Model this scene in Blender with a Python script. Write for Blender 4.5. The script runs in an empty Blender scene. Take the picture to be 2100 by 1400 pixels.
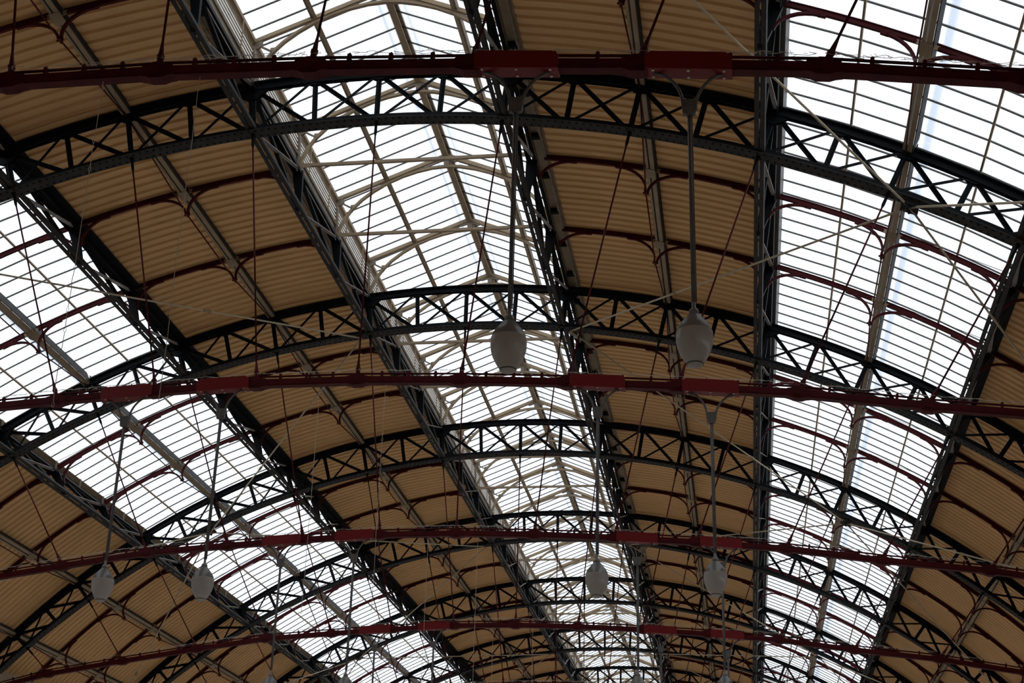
import bpy, math, random
from mathutils import Vector, Matrix
random.seed(7)
PI = math.pi
sc = bpy.context.scene
col = sc.collection

# ------------------------------------------------------------------ camera
Z0 = 18.30                       # height of the crown of the trusses' lower chord above the floor
RT = [[0.989094973137093, 0.1448489417481017, 0.02664428999595187],
      [0.032581693075249815, -0.39162898373819977, 0.9195461774008606],
      [-0.14362996689856736, 0.9086503855557647, 0.39207768291255307]]
cd = bpy.data.cameras.new('camera')
cam = bpy.data.objects.new('camera', cd)
col.objects.link(cam)
r, u, f = [Vector(v) for v in RT]
m = Matrix(((r.x, u.x, -f.x, 7.2507), (r.y, u.y, -f.y, -15.765), (r.z, u.z, -f.z, Z0 - 16.657), (0, 0, 0, 1)))
cam.matrix_world = m
cd.sensor_width = 36.0
cd.lens = 36.0 * 3083.54 / 2100.0
cd.clip_end = 500
sc.camera = cam

# ------------------------------------------------------------------ sky and exposure
w = bpy.data.worlds.new('overcast_sky')
sc.world = w
w.use_nodes = True
bg = w.node_tree.nodes['Background']
bg.inputs['Color'].default_value = (0.925, 0.96, 1.0, 1)
bg.inputs['Strength'].default_value = 1.38
sc.view_settings.view_transform = 'Standard'
sc.view_settings.look = 'None'
sc.view_settings.gamma = 1.0
sc.view_settings.use_curve_mapping = False
sc.view_settings.exposure = 0.0

# ------------------------------------------------------------------ materials
def mat(name, c, rough=0.6, metal=0.0, noise=0.0, scale=6.0, c2=None, bump=0.0, spec=0.3):
    m = bpy.data.materials.new(name)
    m.use_nodes = True
    nt = m.node_tree
    b = nt.nodes['Principled BSDF']
    b.inputs['Roughness'].default_value = rough
    b.inputs['Metallic'].default_value = metal
    b.inputs['Specular IOR Level'].default_value = spec
    if noise > 0 or c2:
        tc = nt.nodes.new('ShaderNodeTexCoord')
        n = nt.nodes.new('ShaderNodeTexNoise')
        n.inputs['Scale'].default_value = scale
        n.inputs['Detail'].default_value = 5
        nt.links.new(tc.outputs['Object'], n.inputs['Vector'])
        cr = nt.nodes.new('ShaderNodeValToRGB')
        cr.color_ramp.elements[0].position = 0.35
        cr.color_ramp.elements[1].position = 0.68
        d = c2 or tuple(x * (1 - noise) for x in c)
        cr.color_ramp.elements[0].color = (*d, 1)
        cr.color_ramp.elements[1].color = (*c, 1)
        nt.links.new(n.outputs['Fac'], cr.inputs['Fac'])
        nt.links.new(cr.outputs['Color'], b.inputs['Base Color'])
        if bump:
            bp = nt.nodes.new('ShaderNodeBump')
            bp.inputs['Strength'].default_value = bump
            bp.inputs['Distance'].default_value = 0.01
            nt.links.new(n.outputs['Fac'], bp.inputs['Height'])
            nt.links.new(bp.outputs['Normal'], b.inputs['Normal'])
    else:
        b.inputs['Base Color'].default_value = (*c, 1)
    return m

BLACK = mat('black_iron_paint', (0.0062, 0.0074, 0.0098), 0.6, noise=0.35, scale=3.0, spec=0.12)
CHORD = mat('dark_grey_baked_shading', (0.050, 0.0485, 0.047), 0.65, noise=0.3, scale=4.0, spec=0.1)  # black iron lightened as if lit from below; also the purlins' unlit side
RED = mat('oxblood_red_paint', (0.082, 0.0058, 0.0082), 0.55, noise=0.35, scale=4.0, spec=0.12)
BOXRED = mat('fresh_red_paint', (0.165, 0.0085, 0.0100), 0.45, spec=0.2)
CREAM = mat('cream_paint', (0.38, 0.29, 0.19), 0.6, c2=(0.31, 0.23, 0.145), scale=2.5)
GREYCREAM = mat('weathered_cream_paint', (0.31, 0.257, 0.193), 0.6, c2=(0.19, 0.155, 0.117), scale=5.0)
TAN = mat('tan_roof_sheet_paint', (0.76, 0.46, 0.205), 0.6, c2=(0.69, 0.415, 0.18), scale=0.7)
STRAP = mat('pale_grey_strap_paint', (0.38, 0.35, 0.325), 0.4, noise=0.3, scale=5)
BAR = mat('grey_glazing_bar', (0.085, 0.078, 0.07), 0.5)
LAMPGREY = mat('lamp_grey_metal', (0.14, 0.137, 0.132), 0.55, noise=0.2, spec=0.2)
PALE = mat('pale_bolt', (0.55, 0.50, 0.42), 0.5)
LAMPCAP = mat('lamp_cap_grey', (0.22, 0.21, 0.21), 0.5)
WIRE = mat('pale_spike_wire', (0.52, 0.46, 0.37), 0.4)
CHAIN = mat('pale_chain', (0.58, 0.52, 0.44), 0.4)
RODCREAM = mat('pale_cream_rod_paint', (0.52, 0.43, 0.30), 0.5)
FLOOR = mat('station_floor', (0.86, 0.82, 0.77), 0.6, noise=0.08, scale=0.5)
DARKBRICK = mat('dark_light_blocking_wall', (0.16, 0.13, 0.10), 0.8, noise=0.2, scale=1.2)  # unseen back wall, darkened to keep light off camera-facing sides
BRICK = mat('station_wall', (0.30, 0.24, 0.18), 0.8, noise=0.2, scale=1.2)

def glass_mat():
    m = bpy.data.materials.new('frosted_roof_glass')
    m.use_nodes = True
    nt = m.node_tree
    nt.nodes.clear()
    o = nt.nodes.new('ShaderNodeOutputMaterial')
    mx = nt.nodes.new('ShaderNodeMixShader')
    a = nt.nodes.new('ShaderNodeBsdfTranslucent')
    b = nt.nodes.new('ShaderNodeBsdfTransparent')
    tc = nt.nodes.new('ShaderNodeTexCoord')
    n = nt.nodes.new('ShaderNodeTexNoise')
    n.inputs['Scale'].default_value = 0.6
    cr = nt.nodes.new('ShaderNodeValToRGB')
    cr.color_ramp.elements[0].color = (0.86, 0.89, 0.92, 1)
    cr.color_ramp.elements[1].color = (0.93, 0.95, 0.97, 1)
    nt.links.new(tc.outputs['Object'], n.inputs['Vector'])
    nt.links.new(n.outputs['Fac'], cr.inputs['Fac'])
    nt.links.new(cr.outputs['Color'], a.inputs['Color'])
    b.inputs['Color'].default_value = (0.96, 0.98, 1.0, 1)
    mx.inputs['Fac'].default_value = 0.22
    nt.links.new(a.outputs[0], mx.inputs[1])
    nt.links.new(b.outputs[0], mx.inputs[2])
    nt.links.new(mx.outputs[0], o.inputs['Surface'])
    return m
GLASS = glass_mat()

def globe_mat(name, tcol, fac, rough):
    m = bpy.data.materials.new(name)
    m.use_nodes = True
    nt = m.node_tree
    nt.nodes.clear()
    o = nt.nodes.new('ShaderNodeOutputMaterial')
    mx = nt.nodes.new('ShaderNodeMixShader')
    m2 = nt.nodes.new('ShaderNodeMixShader')
    a = nt.nodes.new('ShaderNodeBsdfTranslucent')
    a.inputs['Color'].default_value = (*tcol, 1)
    d = nt.nodes.new('ShaderNodeBsdfDiffuse')
    d.inputs['Color'].default_value = (*tcol, 1)
    g = nt.nodes.new('ShaderNodeBsdfGlossy')
    g.inputs['Roughness'].default_value = rough
    g.inputs['Color'].default_value = (0.9, 0.9, 0.9, 1)
    m2.inputs['Fac'].default_value = fac
    nt.links.new(a.outputs[0], m2.inputs[1])
    nt.links.new(d.outputs[0], m2.inputs[2])
    mx.inputs['Fac'].default_value = 0.06
    nt.links.new(m2.outputs[0], mx.inputs[1])
    nt.links.new(g.outputs[0], mx.inputs[2])
    nt.links.new(mx.outputs[0], o.inputs['Surface'])
    return m
GLOBE = globe_mat('prismatic_globe', (0.62, 0.585, 0.545), 0.40, 0.25)
WALKWAY = globe_mat('pale_translucent_strip', (0.84, 0.88, 0.94), 0.05, 0.5)
DOME = globe_mat('smoked_globe_top', (0.29, 0.285, 0.28), 0.5, 0.25)

# ------------------------------------------------------------------ mesh helpers (all in metres; z measured from the crown, lifted by Z0 at placement)
class MB:
    def __init__(s):
        s.v = []; s.f = []
    def add(s, v, f):
        o = len(s.v)
        s.v += [tuple(p) for p in v]
        s.f += [tuple(i + o for i in q) for q in f]
        return s
    def beam(s, p, q, w, h, up=(0, 0, 1), dw=0.0, dh=0.0, w2=None, h2=None):
        p = Vector(p); q = Vector(q); d = (q - p).normalized(); up = Vector(up)
        a = d.cross(up)
        if a.length < 1e-5:
            a = d.cross(Vector((1, 0, 0)))
        a.normalize(); b = a.cross(d).normalized()
        vs = []
        for c, ww, hh in ((p, w, h), (q, w2 or w, h2 or h)):
            for x, y in ((-1, -1), (1, -1), (1, 1), (-1, 1)):
                vs.append(c + a * (x * ww / 2 + dw) + b * (y * hh / 2 + dh))
        return s.add(vs, [(3, 2, 1, 0), (4, 5, 6, 7), (0, 1, 5, 4), (1, 2, 6, 5), (2, 3, 7, 6), (3, 0, 4, 7)])
    def box(s, c, x, y, z):
        return s.beam((c[0] - x / 2, c[1], c[2]), (c[0] + x / 2, c[1], c[2]), y, z)
    def rod(s, p, q, r1, r2=None, n=8):
        p = Vector(p); q = Vector(q); d = (q - p).normalized()
        a = d.cross(Vector((0, 1, 0.02)))
        if a.length < 1e-3:
            a = d.cross(Vector((1, 0, 0)))
        a.normalize(); b = a.cross(d)
        r2 = r1 if r2 is None else r2
        vs = []
        for c, rr in ((p, r1), (q, r2)):
            for k in range(n):
                t = 2 * PI * k / n
                vs.append(c + (a * math.cos(t) + b * math.sin(t)) * rr)
        fs = [(k, (k + 1) % n, n + (k + 1) % n, n + k) for k in range(n)]
        fs += [tuple(range(n))[::-1], tuple(range(n, 2 * n))]
        return s.add(vs, fs)
    def lathe(s, prof, o=(0, 0, 0), n=24):
        vs = []; fs = []
        for rr, z in prof:
            for k in range(n):
                t = 2 * PI * k / n
                vs.append((o[0] + rr * math.cos(t), o[1] + rr * math.sin(t), o[2] + z))
        for i in range(len(prof) - 1):
            for k in range(n):
                fs.append((i * n + k, i * n + (k + 1) % n, (i + 1) * n + (k + 1) % n, (i + 1) * n + k))
        return s.add(vs, fs)
    def tube(s, pts, r, n=8):
        pts = [Vector(p) for p in pts]; vs = []; fs = []
        for i, p in enumerate(pts):
            d = (pts[min(i + 1, len(pts) - 1)] - pts[max(i - 1, 0)]).normalized()
            a = d.cross(Vector((0, 1, 0)))
            if a.length < 1e-4:
                a = Vector((1, 0, 0))
            a.normalize(); b = a.cross(d)
            for k in range(n):
                t = 2 * PI * k / n
                vs.append(p + (a * math.cos(t) + b * math.sin(t)) * r)
        for i in range(len(pts) - 1):
            for k in range(n):
                fs.append((i * n + k, i * n + (k + 1) % n, (i + 1) * n + (k + 1) % n, (i + 1) * n + k))
        fs += [tuple(range(n))[::-1], tuple(range((len(pts) - 1) * n, len(pts) * n))]
        return s.add(vs, fs)
    def band(s, pts, y0, y1, n0, n1):
        """rectangular section swept along a polyline in the XZ plane; n0..n1 is the offset along its upward normal"""
        vs = []; fs = []; k = len(pts)
        for i, (x, z) in enumerate(pts):
            a = pts[max(i - 1, 0)]; b = pts[min(i + 1, k - 1)]
            dx, dz = b[0] - a[0], b[1] - a[1]
            l = math.hypot(dx, dz); nx, nz = -dz / l, dx / l
            if nz < 0 or (abs(nz) < 1e-6 and nx < 0):
                nx, nz = -nx, -nz
            for y, o in ((y0, n0), (y1, n0), (y1, n1), (y0, n1)):
                vs.append((x + nx * o, y, z + nz * o))
        for i in range(k - 1):
            for j in range(4):
                fs.append((i * 4 + j, i * 4 + (j + 1) % 4, i * 4 + 4 + (j + 1) % 4, i * 4 + 4 + j))
        fs += [(3, 2, 1, 0), tuple((k - 1) * 4 + j for j in range(4))]
        return s.add(vs, fs)
    def plate(s, poly, y0, y1):
        """flat plate, outline given in XZ"""
        n = len(poly)
        vs = [(x, y0, z) for x, z in poly] + [(x, y1, z) for x, z in poly]
        fs = [tuple(range(n)), tuple(range(n, 2 * n))[::-1]] + [(k, n + k, n + (k + 1) % n, (k + 1) % n) for k in range(n)]
        return s.add(vs, fs)
    def mesh(s, name, m, smooth=False):
        me = bpy.data.meshes.new(name)
        me.from_pydata(s.v, [], s.f)
        me.materials.append(m)
        if smooth:
            me.polygons.foreach_set('use_smooth', [True] * len(me.polygons))
        me.update()
        return me

def obj(name, me, parent=None, loc=(0, 0, 0), kind=None):
    o = bpy.data.objects.new(name, me)
    col.objects.link(o)
    o.location = loc
    if parent is not None:
        o.parent = parent
    if kind:
        o['kind'] = kind
    return o
def thing(name, loc, label, cat, group=None, kind=None):
    o = bpy.data.objects.new(name, None)
    col.objects.link(o)
    o.empty_display_size = 0.2
    o.location = (loc[0], loc[1], loc[2] + Z0)
    o['label'] = label
    if cat:
        o['category'] = cat
    if group:
        o['group'] = group
    if kind:
        o['kind'] = kind
    return o
def place(parts, parent):
    """parts: list of (name, mesh, location, kind, [sub-parts])"""
    for q in parts:
        name, me, loc = q[0], q[1], q[2] if len(q) > 2 else (0, 0, 0)
        kind = q[3] if len(q) > 3 else None
        o = obj(name, me, parent, loc, kind)
        if len(q) > 4:
            place(q[4], o)

# ------------------------------------------------------------------ geometry of the vault (from the photograph's perspective)
D = 10.8778                       # truss spacing
P8 = 18.45738
RL, RU, KK, UZ, AL = 24.9175, 24.3463, 1.07013, 1.16575, -0.010348
N0, N1 = 0, 10                    # trusses built
def Lp(i):
    t = i / P8 * (1 + AL * i * i / 100)
    return (RL * math.sin(t), RL * math.cos(t) - RL)
def Up(i):
    t = i / P8 * KK * (1 + AL * i * i / 100)
    return (RU * math.sin(t), UZ + RU * math.cos(t) - RU)
def er(i):
    a, b = Lp(i), Up(i + 0.0)
    h = 1e-3
    p, q = Up(i - h), Up(i + h)
    d = Vector((q[0] - p[0], 0, q[1] - p[1])).normalized()
    return Vector((-d.z, 0, d.x))
def et(i):
    n = er(i)
    return Vector((n.z, 0, -n.x))
def Uo(i, o, t=0.0):
    """point on the upper-chord curve, o metres out along its normal, t metres along it"""
    x, z = Up(i)
    v = Vector((x, 0, z)) + er(i) * o + et(i) * t
    return v
def upts(a, b, n, o=0.0):
    out = []
    for k in range(n + 1):
        v = Uo(a + (b - a) * k / n, o)
        out.append((v.x, v.z))
    return out
TX = [-18.35, -15.95, -13.382, -10.793, -8.434, -6.193, -4.135, -2.051, -0.006, 2.048, 4.14, 6.231, 8.471, 10.8, 13.382, 15.95, 18.35]
TZ = [-8.05, -7.45, -7.026, -6.627, -6.293, -6.126, -5.994, -5.889, -5.879, -5.941, -6.052, -6.204, -6.403, -6.727, -7.026, -7.45, -8.05]
def tie_z(x):
    for k in range(16):
        if TX[k] <= x <= TX[k + 1]:
            return TZ[k] + (TZ[k + 1] - TZ[k]) * (x - TX[k]) / (TX[k + 1] - TX[k])
EDGE = 17                         # last panel point of the vault
SHEET_O = 0.15                    # roof sheets above the upper-chord curve
GLASS_O = 0.36                    # glazing above it

# ------------------------------------------------------------------ the setting: floor, walls, roof shell
def struct(name, mb, m, label, kind='structure'):
    o = obj(name, mb.mesh(name, m), None, (0, 0, Z0))
    o['kind'] = kind
    o['label'] = label
    return o
YB, YF = -5 * D, (N1 + 0.3) * D
fl = MB(); fl.add([(-60, YB - 60, -Z0), (60, YB - 60, -Z0), (60, YF + 30, -Z0), (-60, YF + 30, -Z0)], [(0, 1, 2, 3)])
struct('floor', fl, FLOOR, 'pale station floor far below the roof')
WX = abs(Up(EDGE)[0]) + 0.25
WZ = Up(EDGE)[1] + 0.2
WL, WT = 7.4, 0.5                 # unseen side walls; opening above them added to let sky light in
for s, nm in ((-1, 'wall_left'), (1, 'wall_right')):
    b = MB(); b.beam((s * WX, YB, -Z0 + WL / 2), (s * WX, YF, -Z0 + WL / 2), 0.4, WL)
    b.beam((s * WX, YB, WZ - WT / 2), (s * WX, YF, WZ - WT / 2), 0.4, WT)
    for n in range(-5, N1 + 1):
        b.beam((s * WX, n * D, -Z0 + WL), (s * WX, n * D, WZ - WT), 0.4, 0.9, (0, 1, 0))
    struct(nm, b, BRICK, 'unseen brick side wall with piers and an opening added to let sky light in')
b = MB(); b.plate(upts(-EDGE, EDGE, 40, 0.3) + [(WX, -Z0), (-WX, -Z0)], YF, YF + 0.4)
struct('wall_far', b, BRICK, 'gable wall closing the far end of the train shed')
b = MB(); b.plate(upts(-EDGE, EDGE, 40, 0.3) + [(WX, -Z0), (-WX, -Z0)], YB - 0.4, YB)  # wall added out of view to block light from behind the camera
struct('wall_back', b, DARKBRICK, 'unseen wall added behind the viewer to shut out light from that end')

# unseen roof behind the camera, left unglazed to darken the nearer bays
b = MB()
b.band(upts(-EDGE, EDGE, 40, SHEET_O), YB, -0.2, 0, 0.03)
struct('ceiling_behind', b, TAN, 'unseen solid roof added behind the viewer to darken the nearer bays')

# corrugated tan sheets
ceiling = thing('ceiling', (0, 0, 0), 'curved corrugated tan roof sheeting between the glazed strips', None, None, 'structure')
NC = 12
def corr_sheet(a, b, ln):
    """one sheet from panel point a to b, ln metres long, corrugations running down the slope"""
    pts = []
    segs = 5
    prof = []
    per = ln / NC
    for k in range(NC):
        for t, h in ((0.0, 0.0), (0.50, 0.0), (0.60, 0.052), (0.90, 0.052)):
            prof.append(((k + t) * per, h))
    prof.append((ln, 0.0))
    mb = MB(); vs = []; fs = []
    for j in range(segs + 1):
        i = a + (b - a) * j / segs
        for y, h in prof:
            v = Uo(i, SHEET_O + h)
            vs.append((v.x, y, v.z))
    n = len(prof)
    for j in range(segs):
        for k in range(n - 1):
            fs.append((j * n + k, j * n + k + 1, (j + 1) * n + k + 1, (j + 1) * n + k))
    mb.add(vs, fs)
    return mb.mesh('roof_sheet', TAN)
STRIPS = [(s * a, s * b) for s in (-1, 1) for a, b in ((2.28, 4), (4, 6.0), (10.0, 12), (12, 14), (14, EDGE))]
for a, b in STRIPS:
    me = corr_sheet(a, b, D / 3)
    fm = MB().band(upts(a, b, 5, SHEET_O - 0.03), -0.30, -0.16, 0, 0.02).band(upts(a, b, 5, SHEET_O - 0.045), -0.16, 0.0, 0, 0.02).mesh('flashing_strip', TAN)
    for n in range(N0, N1):
        for k in range(3):
            obj('roof_sheet', me, ceiling, (0, (n + k / 3) * D, 0))
        obj('flashing_strip', fm, ceiling, (0, (n + 1) * D, 0))

# ------------------------------------------------------------------ glazing
def window(name, label):
    return thing(name, (0, 0, 0), label, None, None, 'structure')
PPB = 18                          # panes per truss bay
PITCH = D / PPB
def pane_mesh(pts):
    vs = [(x, y, z) for x, z in pts for y in (0.012, PITCH - 0.012)]
    return MB().add(vs, [(2 * k, 2 * k + 1, 2 * k + 3, 2 * k + 2) for k in range(len(pts) - 1)]).mesh('pane', GLASS)
def gpts(s, a, b, o):
    pts = [a, a + (b - a) * 0.53, b]
    return [(Uo(s * i, o).x, Uo(s * i, o).z) for i in pts]
for wi, s in ((1, 1), (2, -1)):
    win = window('window_%d' % wi, 'long curved strip of frosted roof glazing between two dark lattice girders')
    win['group'] = 'main roof glazing strips'
    cells = []
    for a, b in ((6.06, 8.0), (8.0, 9.93)):
        me = pane_mesh(gpts(s, a, b, GLASS_O))
        bm = MB().band(gpts(s, a, b, GLASS_O), -0.014, 0.014, -0.028, 0.012).mesh('glazing_bar', BAR)
        for k in range((N1 - N0) * PPB):
            cells.append((k, me, bm))
    cells.sort(key=lambda c: c[0])
    rest = MB(); restb = MB()
    for j, (k, me, bm) in enumerate(cells):
        y = k * PITCH + PITCH * 0.5
        if j < 300:
            obj('pane', me, win, (0, y, 0))
            obj('glazing_bar', bm, win, (0, y, 0))
        else:
            rest.add([(v.co.x, v.co.y + y, v.co.z) for v in me.vertices], [tuple(q.vertices) for q in me.polygons])
            restb.add([(v.co.x, v.co.y + y, v.co.z) for v in bm.vertices], [tuple(q.vertices) for q in bm.polygons])
    obj('far_panes', rest.mesh('far_panes', GLASS), win, kind='stuff')
    obj('far_glazing_bars', restb.mesh('far_glazing_bars', BAR), win, kind='stuff')
    for i in (7.1, 9.03):
        v = Uo(s * i, GLASS_O - 0.095)
        me = MB().beam((v.x, 0, v.z), (v.x, D, v.z), 0.042, 0.06, tuple(er(s * i))).mesh('sub_purlin', CREAM)
        for n in range(N0, N1):
            obj('sub_purlin', me, win, (0, n * D, 0))
    v = Uo(s * 8, GLASS_O + 0.05, s * 0.27)
    me = MB().beam((v.x, 0.03, v.z), (v.x, D - 0.03, v.z), 0.15, 0.025, tuple(er(s * 8))).mesh('outside_walkway', WALKWAY)
    for n in range(N0, N1):
        obj('outside_walkway', me, win, (0, n * D, 0))

# lantern glazing
EAVE, RIDGE = (2.88, 2.2), (0.0, 3.37)
win = window('window_3', 'frosted glass gable roof of the raised central lantern')
GE, GR = (3.02, 2.235), (0.03, 3.465)
rest = MB(); restb = MB(); restp = []
cnt = 0
pm = {}; bmn = {}
for s in (-1, 1):
    pm[s] = pane_mesh([(s * GE[0], GE[1]), (s * GR[0], GR[1])])
    bmn[s] = MB().band([(s * GE[0], GE[1]), (s * GR[0], GR[1])], -0.014, 0.014, -0.028, 0.012).mesh('glazing_bar', BAR)
for k in range((N1 - N0) * PPB):
    for s in (-1, 1):
        y = k * PITCH + PITCH * 0.5
        if cnt >= 24 and cnt < 324:
            obj('pane', pm[s], win, (0, y, 0)); obj('glazing_bar', bmn[s], win, (0, y, 0))
        else:
            rest.add([(v.co.x, v.co.y + y, v.co.z) for v in pm[s].vertices], [tuple(q.vertices) for q in pm[s].polygons])
            restb.add([(v.co.x, v.co.y + y, v.co.z) for v in bmn[s].vertices], [tuple(q.vertices) for q in bmn[s].polygons])
        cnt += 1
obj('far_panes', rest.mesh('far_panes', GLASS), win, kind='stuff')
obj('far_glazing_bars', restb.mesh('far_glazing_bars', BAR), win, kind='stuff')
sl = math.hypot(GE[0] - GR[0], GE[1] - GR[1])
for s in (-1, 1):
    d = Vector((s * (GE[0] - GR[0]), 0, GE[1] - GR[1])).normalized()
    nn = Vector((-d.z * s, 0, d.x * s))
    p = Vector((0, 0, GR[1])) + d * 0.30 + nn * 0.05
    me = MB().beam((p.x, 0, p.z), (p.x, D, p.z), 0.065, 0.02, tuple(nn)).mesh('ridge_strip', WALKWAY)
    for n in range(N0, N1):
        obj('ridge_strip', me, win, (0, n * D, 0))

# ------------------------------------------------------------------ arched trusses
def truss_parts():
    P = []
    lo = [Lp(i / 2) for i in range(-EDGE * 2, EDGE * 2 + 1)]
    up = [Up(i / 2) for i in range(-EDGE * 2, EDGE * 2 + 1)]
    lw = MB().band(lo, -0.175, 0.175, 0, 0.018)
    lwm = lw.mesh('lower_chord', CHORD)
    leg = MB().band(lo, -0.07, -0.05, 0.018, 0.15).band(lo, 0.05, 0.07, 0.018, 0.15).mesh('chord_angle', BLACK)
    rv = MB(); L = 0.0; nxt = 0.0; k = 0
    for a, c in zip(lo[:-1], lo[1:]):
        seg = math.hypot(c[0] - a[0], c[1] - a[1])
        while nxt < L + seg:
            t = (nxt - L) / seg
            x, z = a[0] + (c[0] - a[0]) * t, a[1] + (c[1] - a[1]) * t
            nx, nz = -(c[1] - a[1]) / seg, (c[0] - a[0]) / seg
            y = 0.105 if k % 2 else -0.105
            tx, tz = nz, -nx
            rr = 0.026
            vs = []
            for q, o in ((1, 0.0), (0.55, -0.016)):
                for sx, sy in ((-1, -1), (1, -1), (1, 1), (-1, 1)):
                    vs.append((x + tx * sx * rr * q + nx * o, y + sy * rr * q, z + tz * sx * rr * q + nz * o))
            rv.add(vs, [(4, 5, 6, 7), (0, 1, 5, 4), (1, 2, 6, 5), (2, 3, 7, 6), (3, 0, 4, 7)])
            nxt += 0.075; k += 1
        L += seg
    P.append(('lower_chord', lwm, (0, 0, 0), None, [('chord_angle', leg, (0, 0, 0)), ('rivets', rv.mesh('rivets', BLACK), (0, 0, 0), 'stuff')]))  # rivet heads coloured darker than the chord to imitate their shading
    uc = MB().band(up, -0.15, 0.15, 0.055, 0.075).band(up, -0.07, -0.05, -0.085, 0.055).band(up, 0.05, 0.07, -0.085, 0.055)
    P.append(('upper_chord', uc.mesh('upper_chord', BLACK), (0, 0, 0)))
    for i in range(-EDGE + 1, EDGE):
        a, c = Vector((Lp(i)[0], 0, Lp(i)[1])), Vector((Up(i)[0], 0, Up(i)[1]))
        d = (c - a).normalized()
        wd = 0.15 if abs(i) in (2, 6, 10) else 0.115
        vm = MB().beam(a + d * 0.02, c, wd, 0.02, (0, 1, 0)).beam(a + d * 0.02, c, 0.02, 0.10, (0, 1, 0))
        P.append(('post', vm.mesh('post', BLACK), (0, 0, 0)))
    for i in range(-EDGE, EDGE):
        a, b = Vector((Lp(i)[0], 0, Lp(i)[1])), Vector((Lp(i + 1)[0], 0, Lp(i + 1)[1]))
        c, d = Vector((Up(i)[0], 0, Up(i)[1])), Vector((Up(i + 1)[0], 0, Up(i + 1)[1]))
        p, q = c.lerp(b, 0.06), c.lerp(b, 0.95)
        dm = MB().beam(p, q, 0.085, 0.015, (0, 1, 0), dh=0.03).beam(p, q, 0.015, 0.07, (0, 1, 0), dw=0.035, dh=0.0)
        P.append(('main_diagonal', dm.mesh('main_diagonal', BLACK), (0, 0, 0)))
        p, q = a.lerp(d, 0.07), a.lerp(d, 0.95)
        dm = MB().beam(p, q, 0.060, 0.012, (0, 1, 0), dh=-0.035)
        P.append(('counter_diagonal', dm.mesh('counter_diagonal', BLACK), (0, 0, 0)))
    for i in range(-EDGE + 1, EDGE):
        big = abs(i) in (2, 6, 10)
        mid = abs(i) in (4, 8, 12, 14)
        n, t = er(i), et(i)
        c = Vector((Up(i)[0], 0, Up(i)[1]))
        if big:
            poly = [(-.36, .06), (.36, .06), (.34, -.09), (.22, -.22), (.10, -.30), (-.10, -.30), (-.22, -.22), (-.34, -.09)]
        elif mid:
            poly = [(-.24, .05), (.24, .05), (.22, -.09), (.10, -.17), (-.10, -.17), (-.22, -.09)]
        else:
            poly = [(-.20, .04), (.20, .04), (.17, -.09), (.07, -.14), (-.07, -.14), (-.17, -.09)]
        pl = [((c + t * x + n * z).x, (c + t * x + n * z).z) for x, z in poly]
        P.append(('upper_gusset', MB().plate(pl, -0.045, -0.03).plate(pl, 0.03, 0.045).mesh('upper_gusset', BLACK), (0, 0, 0)))
        c = Vector((Lp(i)[0], 0, Lp(i)[1]))
        k = 1.5 if big else 1.0
        poly = [(-.20 * k, .015), (.20 * k, .015), (.17 * k, .07 * k), (.08 * k, .15 * k), (-.08 * k, .15 * k), (-.17 * k, .07 * k)]
        pl = [((c + t * x + n * z).x, (c + t * x + n * z).z) for x, z in poly]
        P.append(('lower_gusset', MB().plate(pl, -0.045, -0.03).plate(pl, 0.03, 0.045).mesh('lower_gusset', BLACK), (0, 0, 0)))
    return P
TP = truss_parts()
for n in range(N0, N1 + 1):
    t = thing('arched_truss', (0, n * D, 0), 'dark riveted arched roof truss with crossed web bars spanning the shed', 'truss', 'arched roof trusses')
    place(TP, t)

# ------------------------------------------------------------------ lattice girders along the shed
def girder_parts(i):
    P = []
    a = Vector((Lp(i)[0], 0, Lp(i)[1])); c = Vector((Up(i)[0], 0, Up(i)[1]))
    e = (c - a).normalized(); l = Vector((e.z, 0, -e.x))
    Y = Vector((0, 1, 0))
    a = a + e * 0.05
    c = c - e * 0.02
    T3 = D / 3
    chord = {}
    for nm, o, sg in (('bottom_chord_angle', a, 1), ('top_chord_angle', c, -1)):
        for s in (-1, 1):
            x = o + l * s * 0.058
            mb = MB().beam(x, x + Y * D, 0.092, 0.014, tuple(e)).beam(x + l * s * 0.039, x + l * s * 0.039 + Y * D, 0.014, 0.09, tuple(e), dh=sg * 0.045)
            P.append((nm, mb.mesh(nm, CHORD if sg > 0 else BLACK), 'bay'))
    # posts at the thirds, tapering downwards
    pm = MB().beam(a + e * 0.02, c, 0.09, 0.10, (0, 1, 0), w2=0.26, h2=0.10).mesh('post', BLACK)
    bk = MB().beam(a + Y * 0.12, a + Y * 0.24, 0.14, 0.012, tuple(e)).mesh('batten_plate', CHORD)
    dg = MB().beam(c + Y * 0.12, a + Y * (T3 - 0.12), 0.085, 0.085, tuple(e)).mesh('main_diagonal', BLACK)
    stp = MB().beam(a + Y * 0.15 + l * 0.05, c + Y * (T3 - 0.15) + l * 0.05, 0.10, 0.012, tuple(e)).mesh('strap', STRAP)
    for k in range(3):
        if k:
            P.append(('post', pm, k * T3))
        P.append(('main_diagonal', dg, k * T3)); P.append(('strap', stp, k * T3))
        for j in range(4):
            P.append(('batten_plate', bk, k * T3 + j * T3 / 4))
    return P
GL = {2: 'dark lattice girder under the louvred side of the central lantern', 6: 'dark lattice girder between tan sheeting and the upper edge of a glazed strip',
      10: 'dark lattice girder along the lower edge of a glazed strip'}
GG = {2: 'lantern lattice girders', 6: 'upper lattice girders', 10: 'lower lattice girders'}
for i in (2, -2, 6, -6, 10, -10):
    t = thing('lattice_girder', (0, 0, 0), GL[abs(i)], 'girder', GG[abs(i)])
    for nm, me, y in girder_parts(i):
        for n in range(N0, N1):
            obj(nm, me, t, (0, n * D + (0 if y == 'bay' else y), 0))

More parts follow.
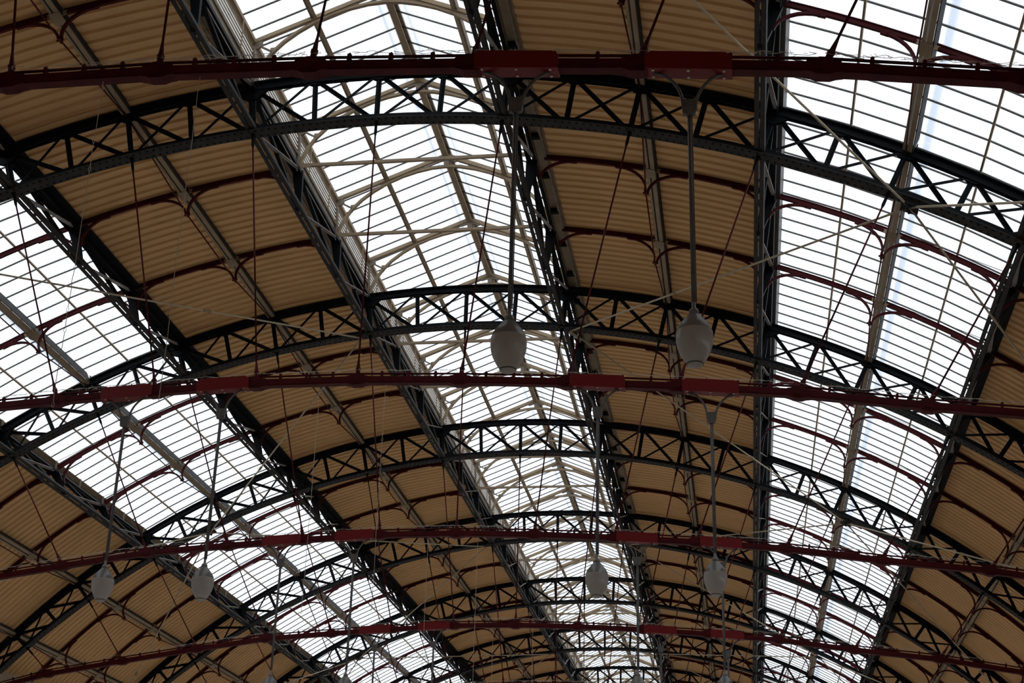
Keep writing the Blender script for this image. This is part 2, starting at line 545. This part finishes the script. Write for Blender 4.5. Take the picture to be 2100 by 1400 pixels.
# ------------------------------------------------------------------ purlins with their red trussing rods
def bez(t0, r0, t1, r1, n=9):
    return [(t0 + (t1 - t0) * (1 - math.cos(k / (n - 1) * PI / 2)), r0 + (r1 - r0) * math.sin(k / (n - 1) * PI / 2)) for k in range(n)]
TIP = -0.56
def purlin_parts(i):
    e, tt = er(i), et(i)
    c = Vector((Up(i)[0], 0, Up(i)[1])); Y = Vector((0, 1, 0))
    y0, y1 = Y * 0.10, Y * (D - 0.10)
    top = (GLASS_O - 0.06) if abs(i) == 8 else SHEET_O
    ht = top + 0.03
    ch = MB()
    p = c + tt * 0.045 + e * -0.03
    ch.beam(p + y0, p + y1, 0.10, 0.014, tuple(e)); q = c + tt * 0.108 + e * (-0.02 + ht / 2)
    wb = MB().beam(q + y0, q + y1, 0.022, ht, tuple(e))  # dark colour stands in for the shade on the purlin's unlit side
    an = MB()
    p = c - tt * 0.070 + e * -0.03
    an.beam(p + y0, p + y1, 0.055, 0.014, tuple(e)); q = c - tt * 0.05 + e * (-0.03 + ht / 2)
    an.beam(q + y0, q + y1, 0.012, ht, tuple(e))
    P = [('channel', ch.mesh('channel', CREAM), 0), ('shaded_side_web', wb.mesh('shaded_side_web', CHORD), 0), ('angle', an.mesh('angle', CREAM), 0)]
    for k in (1, 2):
        gm = MB()
        for s in (-1, 1):
            poly = [(s * .05, -.035), (s * .20, -.01), (s * .19, .05), (s * .22, .08), (s * .05, .09)]
            pl = [((c + tt * x + e * z).x, (c + tt * x + e * z).z) for x, z in poly]
            gm.plate(pl, -0.03, -0.045)
        gm.beam(c - tt * 0.12 - e * 0.045 - Y * 0.14, c - tt * 0.12 - e * 0.045 + Y * 0.14, 0.02, 0.02, tuple(e))
        gm.beam(c - e * 0.045 - Y * 0.20, c - e * 0.045 + Y * 0.20, 0.22, 0.014, tuple(e))
        P.append(('gusset_plate', gm.mesh('gusset_plate', CREAM), k * D / 3))
    pts = [c - e * 0.10 + Y * 0.05, c + e * TIP + Y * D / 3, c + e * TIP + Y * 2 * D / 3, c - e * 0.10 + Y * (D - 0.05)]
    for k in range(3):
        P.append(('trussing_rod', MB().rod(pts[k], pts[k + 1], 0.017).mesh('trussing_rod', RED, True), 0))
    for k in (1, 2):
        p = c + e * TIP + Y * k * D / 3
        P.append(('rod_knuckle', MB().beam(p - Y * 0.09, p + Y * 0.09, 0.055, 0.055, tuple(e)).rod(p - tt * 0.07, p + tt * 0.07, 0.022).mesh('rod_knuckle', RED), 0))
    return P
PL = {4: ('cream slotted purlin midway up the upper tan sheeting', 'upper purlins'), 8: ('cream slotted purlin down the middle of a glazed strip', 'glazed strip purlins'),
      12: ('cream slotted purlin below the lower lattice girder on tan sheeting', 'lower purlins'), 14: ('lowest cream slotted purlin above the tie ends', 'lowest purlins')}
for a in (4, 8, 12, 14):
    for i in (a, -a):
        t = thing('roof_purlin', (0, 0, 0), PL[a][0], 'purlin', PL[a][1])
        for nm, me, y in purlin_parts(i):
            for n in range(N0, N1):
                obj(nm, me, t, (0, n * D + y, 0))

# ------------------------------------------------------------------ red secondary ribs with curved brackets
def bracket(i, sgn, mirror_t, post_off):
    """curved bracket rising from TIP at panel point i towards sgn along the vault"""
    e, tt = er(i), et(i) * sgn
    c = Vector((Up(i)[0], 0, Up(i)[1]))
    pts = bez(post_off, TIP + 0.04, 0.72 + post_off, 0.005)
    xz = [((c + tt * a + e * b).x, (c + tt * a + e * b).z) for a, b in pts]
    mb = MB()
    # a flange swept along the curve plus a thin web behind it
    prev = None
    vs = []; fs = []
    n = len(xz)
    for k in range(n):
        a = xz[max(k - 1, 0)]; b2 = xz[min(k + 1, n - 1)]
        dx, dz = b2[0] - a[0], b2[1] - a[1]; l = math.hypot(dx, dz)
        nx, nz = -dz / l * 0.024, dx / l * 0.024
        x, z = xz[k]
        for sy, so in ((-0.035, -1), (0.035, -1), (0.035, 1), (-0.035, 1)):
            vs.append((x + nx * so, sy, z + nz * so))
    for k in range(n - 1):
        for j in range(4):
            fs.append((4 * k + j, 4 * k + (j + 1) % 4, 4 * k + 4 + (j + 1) % 4, 4 * k + 4 + j))
    fs += [(3, 2, 1, 0), tuple(4 * (n - 1) + j for j in range(4))]
    mb.add(vs, fs)
    p = c + tt * (0.72 + post_off) - e * 0.005
    mb.beam(p - tt * 0.05, p + tt * 0.10, 0.07, 0.05, tuple(e))
    return mb.mesh('curved_bracket', RED)
def rib_parts(s, a, b, mids, end_b=True):
    P = []
    cuts = [a] + mids + [b]
    for q0, q1 in zip(cuts[:-1], cuts[1:]):
        g0 = 0.10; g1 = 0.10
        pts = upts(s * (q0 + g0), s * (q1 - g1), 8, 0.0)
        mb = MB().band(pts, -0.035, 0.035, 0.02, 0.035).band(pts, -0.011, 0.011, 0.035, 0.14).band(pts, -0.03, 0.03, 0.125, 0.14)
        P.append(('rib_bar', mb.mesh('rib_bar', RED), (0, 0, 0)))
    P.append(('curved_bracket', bracket(s * a, s, 1, 0.10), (0, 0, 0)))
    for q in mids:
        for d in (-1, 1):
            P.append(('curved_bracket', bracket(s * q, d, 1, 0.03), (0, 0, 0)))
    if a == 6:
        w0, w1 = Uo(s * 8.35, 0.15), Uo(s * 9.95, 0.30)
        P.append(('stay_wire', MB().rod(w0, w1, 0.007, n=5).mesh('stay_wire', BLACK), (0, 0, 0)))
    if end_b:
        P.append(('curved_bracket', bracket(s * b, -s, 1, 0.10), (0, 0, 0)))
    return P
RIBS = []
for s in (-1, 1):
    RIBS.append((rib_parts(s, 2.1, 6, [4]), 'red rib with curved brackets under the upper tan sheeting', 'ribs of the upper tan sheeting'))
    RIBS.append((rib_parts(s, 6, 10, [8]), 'red rib with curved brackets crossing a glazed strip', 'ribs of the glazed strips'))
    RIBS.append((rib_parts(s, 10, EDGE, [12, 14], False), 'red rib with curved brackets under the lower tan sheeting', 'ribs of the lower tan sheeting'))
for n in range(N0, N1):
    for k in (1, 2):
        for parts, lab, grp in RIBS:
            t = thing('roof_rib', (0, (n + k / 3) * D, 0), lab, 'rib', grp)
            place(parts, t)

# ------------------------------------------------------------------ kerbs at the edges of the glazed strips
def kerb(i, low):
    s = 1 if i > 0 else -1
    e, tt = er(i), et(i) * s
    c = Vector((Up(i)[0], 0, Up(i)[1])); Y = Vector((0, 1, 0))
    P = []
    if low:
        V = Vector((0, 0, 1)); X = Vector((s, 0, 0))
        p = c + V * 0.21 + X * 0.06
        P.append(('kerb_board', MB().beam(p, p + Y * D, 0.03, 0.34).mesh('kerb_board', GREYCREAM), 0))
        q = c + V * 0.17 + X * 0.15
        P.append(('flashing', MB().beam(q, q + Y * D, 0.12, 0.40).mesh('flashing', BLACK), 0))
        for k in range(4):
            q = p - X * 0.03 + V * (-0.04 + 0.055 * k)
            P.append(('slat', MB().beam(q, q + Y * D, 0.04, 0.016, (-s * 0.5, 0, 1)).mesh('slat', CREAM), 0))
        for k in range(6):
            q = p - X * 0.05 + Y * (k * D / 6)
            P.append(('stanchion', MB().beam(q - V * 0.17, q + V * 0.15, 0.03, 0.08, (0, 1, 0)).mesh('stanchion', GREYCREAM), 0))
    else:
        p = c + e * 0.20 + tt * 0.115
        P.append(('kerb_board', MB().beam(p, p + Y * D, 0.115, 0.26, tuple(e)).mesh('kerb_board', BAR), 0))
        q = c + e * 0.22 + tt * 0.0
        P.append(('gutter_plate', MB().beam(q, q + Y * D, 0.14, 0.34, tuple(e)).mesh('gutter_plate', BLACK), 0))
        q = c + e * (SHEET_O - 0.05) - tt * 0.17
        P.append(('gutter_soffit', MB().beam(q, q + Y * D, 0.24, 0.03, tuple(e)).mesh('gutter_soffit', BLACK), 0))
    return P
for k_, i in enumerate((6, -6, 10, -10)):
    t = thing('trim_%d' % (k_ + 1), (0, 0, 0), 'slatted cream kerb below the lower edge of a glazed strip' if abs(i) == 10 else 'narrow grey kerb beam at the upper edge of a glazed strip', None, 'lower glazing kerbs' if abs(i) == 10 else 'upper glazing kerbs', 'structure')
    for nm, me, y in kerb(i, abs(i) == 10):
        for n in range(N0, N1):
            obj(nm, me, t, (0, n * D, 0))

# gutters between lantern girder and tan sheeting
for s in (-1, 1):
    t = thing('trim_5' if s < 0 else 'trim_6', (0, 0, 0), 'narrow grey and cream gutter on black cleats between lantern girder and tan sheeting', None, 'lantern gutters', 'structure')
    a = MB().beam((s * 3.13, 0, 1.06), (s * 3.13, D, 1.06), 0.055, 0.05).mesh('gutter_lip', GREYCREAM)
    b2 = MB().beam((s * 3.02, 0, 1.17), (s * 3.02, D, 1.17), 0.20, 0.02).beam((s * 3.14, 0, 1.215), (s * 3.14, D, 1.215), 0.56, 0.03, (s * 0.19, 0, 1)).mesh('gutter_sole', CREAM)
    c2 = MB().box((s * 3.02, 0, 1.08), 0.20, 0.12, 0.12).mesh('cleat', BLACK)
    for n in range(N0, N1):
        obj('gutter_lip', a, t, (0, n * D, 0)); obj('gutter_sole', b2, t, (0, n * D, 0))
        for k in range(6):
            obj('cleat', c2, t, (0, (n + (k + 0.5) / 6) * D, 0))

# ------------------------------------------------------------------ central lantern
def lantern_frame(tie):
    P = []
    for s in (-1, 1):
        P.append(('rafter', MB().band([(s * EAVE[0], EAVE[1]), (s * 0.05, RIDGE[1] - 0.02)], -0.045, 0.045, -0.05, -0.03).band([(s * EAVE[0], EAVE[1]), (s * 0.05, RIDGE[1] - 0.02)], -0.012, 0.012, -0.03, 0.07).mesh('rafter', CREAM), (0, 0, 0)))
        P.append(('wall_post', MB().beam((s * 2.82, 0, 1.18), (s * 2.87, 0, 2.2), 0.06, 0.09, (0, 1, 0)).mesh('wall_post', GREYCREAM), (0, 0, 0)))
        P.append(('eave_gusset', MB().plate([(s * 2.88, 2.24), (s * 2.70, 2.29), (s * 2.68, 2.10), (s * 2.76, 2.02), (s * 2.88, 1.98)], -0.03, 0.03).mesh('eave_gusset', GREYCREAM), (0, 0, 0)))
        P.append(('knee_strut', MB().beam((s * 2.74, 0, 2.08), (s * 2.42, 0, 1.90), 0.035, 0.05, (0, 1, 0)).plate([(s * 2.50, 2.02), (s * 2.30, 2.03), (s * 2.44, 1.80), (s * 2.50, 1.86)], -0.01, 0.01).mesh('knee_strut', GREYCREAM), (0, 0, 0)))
        P.append(('web_plate', MB().plate([(s * 1.62, 2.58), (s * 1.62, 2.70), (s * 0.55, 3.13), (s * 0.62, 2.96), (s * 1.0, 2.85)], -0.01, 0.01).mesh('web_plate', GREYCREAM), (0, 0, 0)))
    arch = [(-2.80, 1.12), (-2.72, 1.34), (-2.60, 1.62), (-2.43, 1.88), (-2.19, 2.14), (-1.89, 2.38), (-1.54, 2.60), (-1.15, 2.78), (-0.77, 2.905), (-0.38, 2.99), (0, 3.02)]
    arch = arch + [(-x, z) for x, z in arch[-2::-1]]
    P.append(('arch_rib', MB().band(arch, -0.045, 0.045, -0.01, 0.012).band(arch, -0.012, 0.012, 0.012, 0.075).mesh('arch_rib', CREAM), (0, 0, 0)))
    P.append(('ridge_gusset', MB().plate([(-0.32, 3.21), (0, 3.37), (0.32, 3.21), (0.26, 3.16), (0.07, 3.21), (0.05, 3.04), (-0.05, 3.04), (-0.07, 3.21), (-0.26, 3.16)], -0.03, 0.03).mesh('ridge_gusset', GREYCREAM), (0, 0, 0)))
    if tie:
        P.append(('cross_tie', MB().beam((-2.72, 0, 1.12), (2.72, 0, 1.12), 0.07, 0.012).beam((-2.72, 0, 1.12), (2.72, 0, 1.12), 0.012, 0.07, dh=0.035, dw=0.03).mesh('cross_tie', CREAM), (0, 0, 0)))
        for s in (-1, 1):
            P.append(('tie_plate', MB().plate([(s * 2.82, 1.05), (s * 2.82, 1.22), (s * 2.62, 1.17), (s * 2.50, 1.15), (s * 2.50, 1.08)], -0.05, -0.038).mesh('tie_plate', CREAM), (0, 0, 0)))
    return P
LF0, LF1 = lantern_frame(False), lantern_frame(True)
for n in range(N0, N1):
    for k in range(3):
        t = thing('lantern_arch', (0, (n + k / 3) * D, 0),
                  'cream arched lantern frame with a straight cross tie between trusses' if k else 'cream arched lantern frame standing directly on a truss', 'arch',
                  'tied lantern frames' if k else 'lantern frames on trusses')
        place(LF1 if k else LF0, t)
def long_member(name, lab, grp, parts, cat='purlin'):
    t = thing(name, (0, 0, 0), lab, cat, grp)
    for nm, me in parts:
        for n in range(N0, N1):
            obj(nm, me, t, (0, n * D, 0))
Yv = Vector((0, 1, 0))
rb = MB().beam((0, 0, 3.30), (0, D, 3.30), 0.15, 0.03).mesh('soffit_board', CREAM)
rb2 = MB().beam((0, 0, 3.37), (0, D, 3.37), 0.05, 0.14).mesh('ridge_board', CREAM)
rc = MB().band([(-0.14, 3.43), (0, 3.49), (0.14, 3.43)], 0, D, 0.0, 0.02).mesh('ridge_cap', CREAM)
long_member('ridge_beam', 'cream ridge beam along the top of the central lantern', None, [('soffit_board', rb), ('ridge_board', rb2), ('ridge_cap', rc)], 'ridge beam')
for s in (-1, 1):
    d = Vector((s * (EAVE[0] - RIDGE[0]), 0, EAVE[1] - RIDGE[1])).normalized()
    nn = Vector((-d.z * s, 0, d.x * s))
    p = Vector((0, 0, RIDGE[1])) + d * (1.57 / abs(d.x)) + nn * 0.0
    a = MB().beam(p - nn * 0.02 + d * -0.02, p - nn * 0.02 + d * -0.02 + Yv * D, 0.085, 0.014, tuple(nn)).mesh('flange', CREAM)
    b2 = MB().beam(p + nn * 0.035 + d * 0.045, p + nn * 0.035 + d * 0.045 + Yv * D, 0.05, 0.09, tuple(nn)).mesh('web', GREYCREAM)
    long_member('lantern_purlin', 'cream purlin halfway up a slope of the lantern roof', 'lantern purlins', [('flange', a), ('web', b2)])
    a = MB().beam((s * 2.90, 0, 2.19), (s * 2.90, D, 2.19), 0.14, 0.09).mesh('eave_beam', CREAM)
    b2 = MB().beam((s * 3.0, 0, 2.21), (s * 3.0, D, 2.21), 0.06, 0.03).mesh('eave_strip', BAR)
    long_member('lantern_eave', 'cream eave beam along the top of the lantern louvres', 'lantern eaves', [('eave_beam', a), ('eave_strip', b2)], 'eave beam')
    # louvred side
    pr = [('base_plate', MB().beam((s * 2.89, 0, 1.26), (s * 2.89, D, 1.26), 0.02, 0.34).beam((s * 2.87, 0, 1.44), (s * 2.87, D, 1.44), 0.06, 0.02).mesh('base_plate', GREYCREAM))]
    rv = MB()
    for k in range(60):
        rv.box((s * 2.875, k * D / 60, 1.20), 0.014, 0.026, 0.026)
    pr.append(('base_plate_rivets', rv.mesh('base_plate_rivets', GREYCREAM)))
    for k in range(7):
        z = 1.50 + k * 0.10
        pr.append(('louvre_slat', MB().beam((s * 2.90, 0, z), (s * 2.90, D, z), 0.010, 0.066).mesh('louvre_slat', GREYCREAM)))
    for k in range(6):
        pr.append(('stanchion', MB().beam((s * 2.83, (k + 0.5) * D / 6, 1.44), (s * 2.83, (k + 0.5) * D / 6, 2.16), 0.022, 0.03, (0, 1, 0)).mesh('stanchion', CREAM)))
    t = thing('lantern_louvre', (0, 0, 0), 'cream louvred side of the central lantern with long horizontal slats', 'louvre', 'lantern louvres')
    for nm, me in pr:
        for n in range(N0, N1):
            obj(nm, me, t, (0, n * D, 0), 'stuff' if nm.endswith('rivets') else None)

# ------------------------------------------------------------------ red curved ties hung below the trusses
def tie_parts():
    P = []
    nodes = [Vector((x, 0, z)) for x, z in zip(TX, TZ)]
    spk = MB()
    rnd = random.Random(3)
    for k in range(16):
        a, b = nodes[k], nodes[k + 1]
        d = (b - a).normalized(); nrm = Vector((-d.z, 0, d.x))
        mb = MB()
        for y in (-0.055, 0.035):
            mb.add([], [])
        mb.beam(a + Yv * -0.05, b + Yv * -0.05, 0.02, 0.135, (0, 0, 1)).beam(a + Yv * 0.05, b + Yv * 0.05, 0.02, 0.135, (0, 0, 1))
        mb.beam(a - nrm * 0.058, b - nrm * 0.058, 0.08, 0.02, (0, 0, 1))
        mb.beam(a - nrm * 0.076, b - nrm * 0.076, 0.15, 0.016, (0, 0, 1)).beam(a - nrm * 0.05, b - nrm * 0.05, 0.14, 0.014, (0, 0, 1))
        subs = []
        P.append(('tie_bar', mb.mesh('tie_bar', RED), (0, 0, 0)))
        o = nrm * 0.125
        P.append(('conduit_pipe', MB().rod(a + o + Yv * -0.03, b + o + Yv * -0.03, 0.021).mesh('conduit_pipe', RED, True), (0, 0, 0)))
        for t in (0.24, 0.5, 0.76):
            p = a.lerp(b, t)
            P.append(('pipe_clip', MB().beam(p + nrm * 0.05 + Yv * -0.03, p + nrm * 0.165 + Yv * -0.03, 0.05, 0.06, (0, 1, 0)).beam(p + nrm * 0.165 + Yv * -0.03, p + nrm * 0.19 + Yv * -0.03, 0.02, 0.02, (0, 1, 0)).mesh('pipe_clip', RED), (0, 0, 0)))
        if k in (5, 8, 11):
            p = a.lerp(b, 0.4) + o + Yv * -0.03
            P.append(('pipe_coupling', MB().rod(p - d * 0.04, p + d * 0.04, 0.035).mesh('pipe_coupling', RED), (0, 0, 0)))
        # bird wire and spikes along the top
        L = (b - a).length
        for row in range(2):
            y0 = -0.05 + row * 0.08
            prev = None
            for q in range(int(L / 0.09) + 1):
                t = min(q * 0.09 / L, 1)
                z = 0.19 + row * 0.035 + rnd.uniform(-0.014, 0.014)
                p = a.lerp(b, t) + nrm * z + Yv * (y0 + rnd.uniform(-0.02, 0.02))
                if prev is not None and rnd.random() > 0.12:
                    spk.rod(prev, p, 0.0042, n=3)
                prev = p
        for q in range(int(L / 0.075)):
            p = a.lerp(b, (q + rnd.random()) * 0.075 / L if L else 0)
            s0 = p + nrm * (0.14 + rnd.uniform(0, 0.05)) + Yv * rnd.uniform(-0.08, 0.06)
            s1 = s0 + nrm * rnd.uniform(-0.01, 0.06) + d * rnd.uniform(-0.05, 0.05) + Yv * rnd.uniform(-0.03, 0.03)
            spk.rod(s0, s1, 0.0036, n=3)
    for k in range(1, 16):
        p = nodes[k]
        i = 2 * (k - 8)
        top = Vector((Lp(i)[0], 0, Lp(i)[1]))
        d = (top - p).normalized(); ln = (top - p).length
        tdir = (nodes[k + 1] - nodes[k - 1]).normalized(); nrm = Vector((-tdir.z, 0, tdir.x))
        prof = [(-.21, -.07), (-.15, -.085), (-.08, -.115), (.08, -.115), (.15, -.085), (.21, -.07), (.21, .07), (.13, .085), (.06, .13), (-.06, .13), (-.13, .085), (-.21, .07)]
        pl = [((p + tdir * x + nrm * z).x, (p + tdir * x + nrm * z).z) for x, z in prof]
        lip = [((p + tdir * x + nrm * (z - 0.012)).x, (p + tdir * x + nrm * (z - 0.012)).z) for x, z in ((-.24, -.062), (-.15, -.077), (-.08, -.105), (.08, -.105), (.15, -.077), (.24, -.062))]
        col_ = MB().plate(pl, -0.068, 0.068).band(lip, -0.09, 0.09, -0.012, 0.012).rod(p - Yv * 0.082, p + Yv * 0.082, 0.055, n=14)
        P.append(('collar', col_.mesh('collar', RED), (0, 0, 0)))
        if ln > 0.6:
            s0, s1, s2 = p + d * 0.09, p + d * 0.24, p + d * 0.46
            e1, e2 = top - d * 0.34, top - d * 0.10
            hg = MB().rod(s2, e1, 0.0185, n=8).mesh('hanger_rod', RED, True)
            so = MB().rod(s0, s1, 0.050, 0.042, n=8).rod(s1, s2, 0.042, 0.019, n=8).rod(s1 - d * 0.02, s1 + d * 0.02, 0.052, n=8).mesh('socket', RED)
            fi = MB().rod(e1, e1 + d * 0.07, 0.020, 0.034, n=8).rod(e1 + d * 0.07, e2, 0.034, 0.030, n=8).rod(e2, top, 0.030, 0.05, n=8).mesh('turnbuckle', BLACK)
            P.append(('hanger_rod', hg, (0, 0, 0), None, [('socket', so, (0, 0, 0)), ('turnbuckle', fi, (0, 0, 0))]))
    P.append(('bird_wire', spk.mesh('bird_wire', WIRE), (0, 0, 0), 'stuff'))
    return P
TPs = tie_parts()
for n in range(N0, 9):
    t = thing('curved_tie', (0, n * D, 0), 'dark red curved tie with pipe and hanger rods slung below an arched truss', 'tie beam', 'red curved ties')
    place(TPs, t)

# ------------------------------------------------------------------ cream wind-bracing rods
A = lambda s: Vector((s * 10.78, 0, -2.60))
B = lambda s: Vector((s * 2.93, 0, -0.22))
Cc = lambda s: Vector((s * 18.6, 0, -8.35))
def brace(p, q):
    d = (q - p).normalized(); L = (q - p).length
    mb = MB().rod(p, q, 0.0235, n=8).mesh('rod', RODCREAM, True)
    P = [('rod', mb, (0, 0, 0))]
    c = p.lerp(q, 0.62)
    P.append(('turnbuckle', MB().rod(c - d * 0.14, c - d * 0.09, 0.02, 0.04).rod(c - d * 0.09, c + d * 0.09, 0.04).rod(c + d * 0.09, c + d * 0.14, 0.04, 0.02).mesh('turnbuckle', CREAM), (0, 0, 0)))
    for e, sg in ((p, 1), (q, -1)):
        P.append(('fork_end', MB().rod(e, e + d * sg * 0.22, 0.034, 0.022).mesh('fork_end', CREAM), (0, 0, 0)))
    return P
BR = {}
for s in (-1, 1):
    Dy = Yv * D
    BR[s, 'BA'] = brace(B(s), A(s) + Dy); BR[s, 'AB'] = brace(A(s), B(s) + Dy)
    BR[s, 'CA'] = brace(Cc(s), A(s) + Dy); BR[s, 'AC'] = brace(A(s), Cc(s) + Dy)
for n in range(N0, 8):
    for s in (-1, 1):
        for key, lab, grp in ((('BA' if n % 2 == 0 else 'AB'), 'thin cream bracing rod slanting from lantern girder to glazed strip', 'upper bracing rods'),
                              (('CA' if n % 2 == 0 else 'AC'), 'thin cream bracing rod slanting from glazed strip down to the wall', 'lower bracing rods')):
            t = thing('bracing_rod', (0, n * D, 0), lab, 'brace rod', grp)
            place(BR[s, key], t)
    if n % 2:
        for s in (-1, 1):
            t = thing('bracing_clamp', (0, n * D, 0), 'black clamp gathering four cream bracing rods on a truss chord', 'clamp', 'bracing clamps')
            a = A(s)
            place([('clamp_plate', MB().beam(a + Vector((-0.16 * 1, 0, 0.06 * s)), a + Vector((0.16, 0, -0.08 * s)), 0.36, 0.05).mesh('clamp_plate', BLACK), (0, 0, 0)),
                   ('clamp_bolt', MB().rod(a + Vector((0, -0.13, -0.07)), a + Vector((0, -0.13, 0.02)), 0.03).rod(a + Vector((0, 0.13, -0.07)), a + Vector((0, 0.13, 0.02)), 0.03).mesh('clamp_bolt', BLACK), (0, 0, 0))], t)

# ------------------------------------------------------------------ pendant lamps
def lamp_parts(x):
    tz = tie_z(x)
    P = []
    zb = tz - 0.105                 # underside of the red box
    bx = MB()
    prof = [(-.53, zb), (.53, zb), (.53, zb + .20), (.45, zb + .25), (-.45, zb + .25), (-.53, zb + .20)]
    sl = (tie_z(x + 0.5) - tie_z(x - 0.5))
    prof = [(a, z + a * sl) for a, z in prof]
    bx.plate(prof, -0.115, 0.115)
    bolts = [('bolt', MB().rod((a, y, zb + a * sl - 0.012), (a, y, zb + a * sl + 0.01), 0.019, n=8).mesh('bolt', PALE), (0, 0, 0)) for a in (-.43, 0, .43) for y in (-.075, .075)]
    P.append(('mount_box', bx.mesh('mount_box', BOXRED), (0, 0, 0), None, bolts))
    zk = zb - 0.42
    for s in (-1, 1):
        pts = []
        for k in range(11):
            t = k / 10
            # from the box underside, sweeping in and down to the block
            xx = s * (0.42 - 0.345 * math.sin(t * PI / 2 * 1.0) ** 1.15)
            zz = zb + sl * s * 0.4 - 0.005 - (zb - zk + 0.06) * (1 - math.cos(t * PI / 2))
            pts.append((xx, 0, zz))
        P.append(('arm', MB().tube(pts, 0.021, 8).mesh('arm', LAMPGREY, True), (0, 0, 0)))
    blk = MB().plate([(-.100, zk + .075), (-.055, zk + .045), (.055, zk + .045), (.100, zk + .075), (.092, zk - .02), (.078, zk - .16), (-.078, zk - .16), (-.092, zk - .02)], -.032, .032)
    blk.rod((0, 0, zk + 0.03), (0, 0, zk - 0.175), 0.05, 0.045, n=12)
    P.append(('hub_block', blk.mesh('hub_block', LAMPGREY), (0, 0, 0)))
    P.append(('drop_rod', MB().rod((0, 0, zk - .15), (0, 0, -9.44), 0.026, n=10).mesh('drop_rod', LAMPGREY, True), (0, 0, 0), None,
              [('cable', MB().rod((0.032, 0, zk - .16), (0.032, 0, -9.44), 0.006, n=5).mesh('cable', LAMPGREY), (0, 0, 0))]))
    P.append(('cap', MB().lathe([(0.0, -9.42), (0.022, -9.42), (0.024, -9.515), (0.04, -9.525), (0.054, -9.545), (0.062, -9.60), (0.0, -9.60)], n=20).mesh('cap', LAMPCAP, True), (0, 0, 0)))
    dome = [(0.045, -9.585), (0.078, -9.612), (0.121, -9.665), (0.160, -9.712), (0.190, -9.765), (0.204, -9.815)]
    bowl = [(0.206, -9.812), (0.2105, -9.86), (0.208, -9.93), (0.198, -9.99), (0.179, -10.05), (0.151, -10.11), (0.119, -10.165), (0.094, -10.20)]
    ribd = []
    for (r0, z0), (r1, z1) in zip(bowl[:-1], bowl[1:]):       # prismatic rings
        m_ = 4
        for q in range(m_):
            t = q / m_
            ribd.append((r0 + (r1 - r0) * t + (0.0025 if q % 2 else 0), z0 + (z1 - z0) * t))
    ribd.append(bowl[-1])
    P.append(('globe_top', MB().lathe(dome, n=32).mesh('globe_top', DOME, True), (0, 0, 0)))
    P.append(('globe_bowl', MB().lathe(ribd, n=32).mesh('globe_bowl', GLOBE, True), (0, 0, 0)))
    P.append(('rim', MB().lathe([(0.092, -10.195), (0.099, -10.20), (0.099, -10.21), (0.090, -10.212)], n=32).mesh('rim', LAMPGREY, True), (0, 0, 0)))
    P.append(('bottom_lens', MB().lathe([(0.090, -10.205), (0.084, -10.224), (0.06, -10.238), (0.03, -10.246), (0.0, -10.248)], n=32).mesh('bottom_lens', GLOBE, True), (0, 0, 0)))
    P.append(('lamp_holder', MB().lathe([(0.0, -9.60), (0.05, -9.60), (0.06, -9.75), (0.045, -9.78), (0.05, -9.95), (0.03, -10.0), (0.0, -10.0)], n=14).mesh('lamp_holder', LAMPGREY, True), (0, 0, 0)))
    return P
LX = (4.72, 6.85, -2.72, -4.70)
LL = {4.72: 'egg-shaped pendant lamp below tan sheeting, on its tie the one beside the lantern girder', 6.85: 'egg-shaped pendant lamp on the tie end nearer the upright dark girder of the glazed strip',
      -2.72: 'egg-shaped pendant lamp directly below the louvred lantern side, one of the far pair', -4.70: 'egg-shaped pendant lamp below the upper purlin, partnered by one nearer the lantern'}
LG = {4.72: 'lamps beside the lantern girder', 6.85: 'lamps near the glazed strip', -2.72: 'lamps below the louvres', -4.70: 'lamps below the upper purlin'}
for x in LX:
    parts = lamp_parts(x)
    for n in range(0, 5):
        if n == 0 and x < 0:
            continue
        t = thing('pendant_lamp', (x, n * D, 0), LL[x], 'lamp', LG[x])
        place(parts, t)

# ------------------------------------------------------------------ thin chains hanging from the ties
def chain_parts(x, zt, zb):
    rnd = random.Random(int(x * 100) + 5)
    link = MB(); wire = MB()
    z = zt; px = 0.0; py = 0.0
    while z > zb:
        l = rnd.choice((0.10, 0.16, 0.22, 0.3))
        nx, ny = rnd.uniform(-0.006, 0.006), rnd.uniform(-0.006, 0.006)
        wire.rod((px, py, z), (nx, ny, z - l), 0.0045, n=5)
        px, py = nx, ny
        z -= l
        if rnd.random() < 0.4:
            h = 0.05
            link.tube([(px - 0.012, py, z), (px - 0.016, py, z - h / 2), (px - 0.008, py, z - h), (px + 0.008, py, z - h), (px + 0.016, py, z - h / 2), (px + 0.012, py, z)], 0.0034, 5)
            z -= h
    return [('wire', wire.mesh('wire', CHAIN), (0, 0, 0)), ('links', link.mesh('links', CHAIN), (0, 0, 0), 'stuff')]
for x, ln in ((-0.75, 4.2), (0.57, 4.45)):
    for n in range(0, 4):
        zt = tie_z(x) - 0.08
        t = thing('hanging_chain', (x, n * D, 0), 'thin pale chain dangling from a red tie below the lantern', 'chain', 'hanging chains')
        place(chain_parts(x, zt, zt - ln), t)

# ------------------------------------------------------------------ eaves girders on the side walls
for s in (-1, 1):
    t = thing('eaves_girder', (0, 0, 0), 'broad cream eaves girder along the wall below the lowest purlin', 'girder', 'eaves girders')
    a = MB().beam((s * 17.9, 0, -7.45), (s * 17.9, D, -7.45), 0.3, 0.36).beam((s * 17.9, 0, -7.63), (s * 17.9, D, -7.63), 0.42, 0.03).mesh('girder_body', CREAM)
    for n in range(N0, N1):
        obj('girder_body', a, t, (0, n * D, 0))
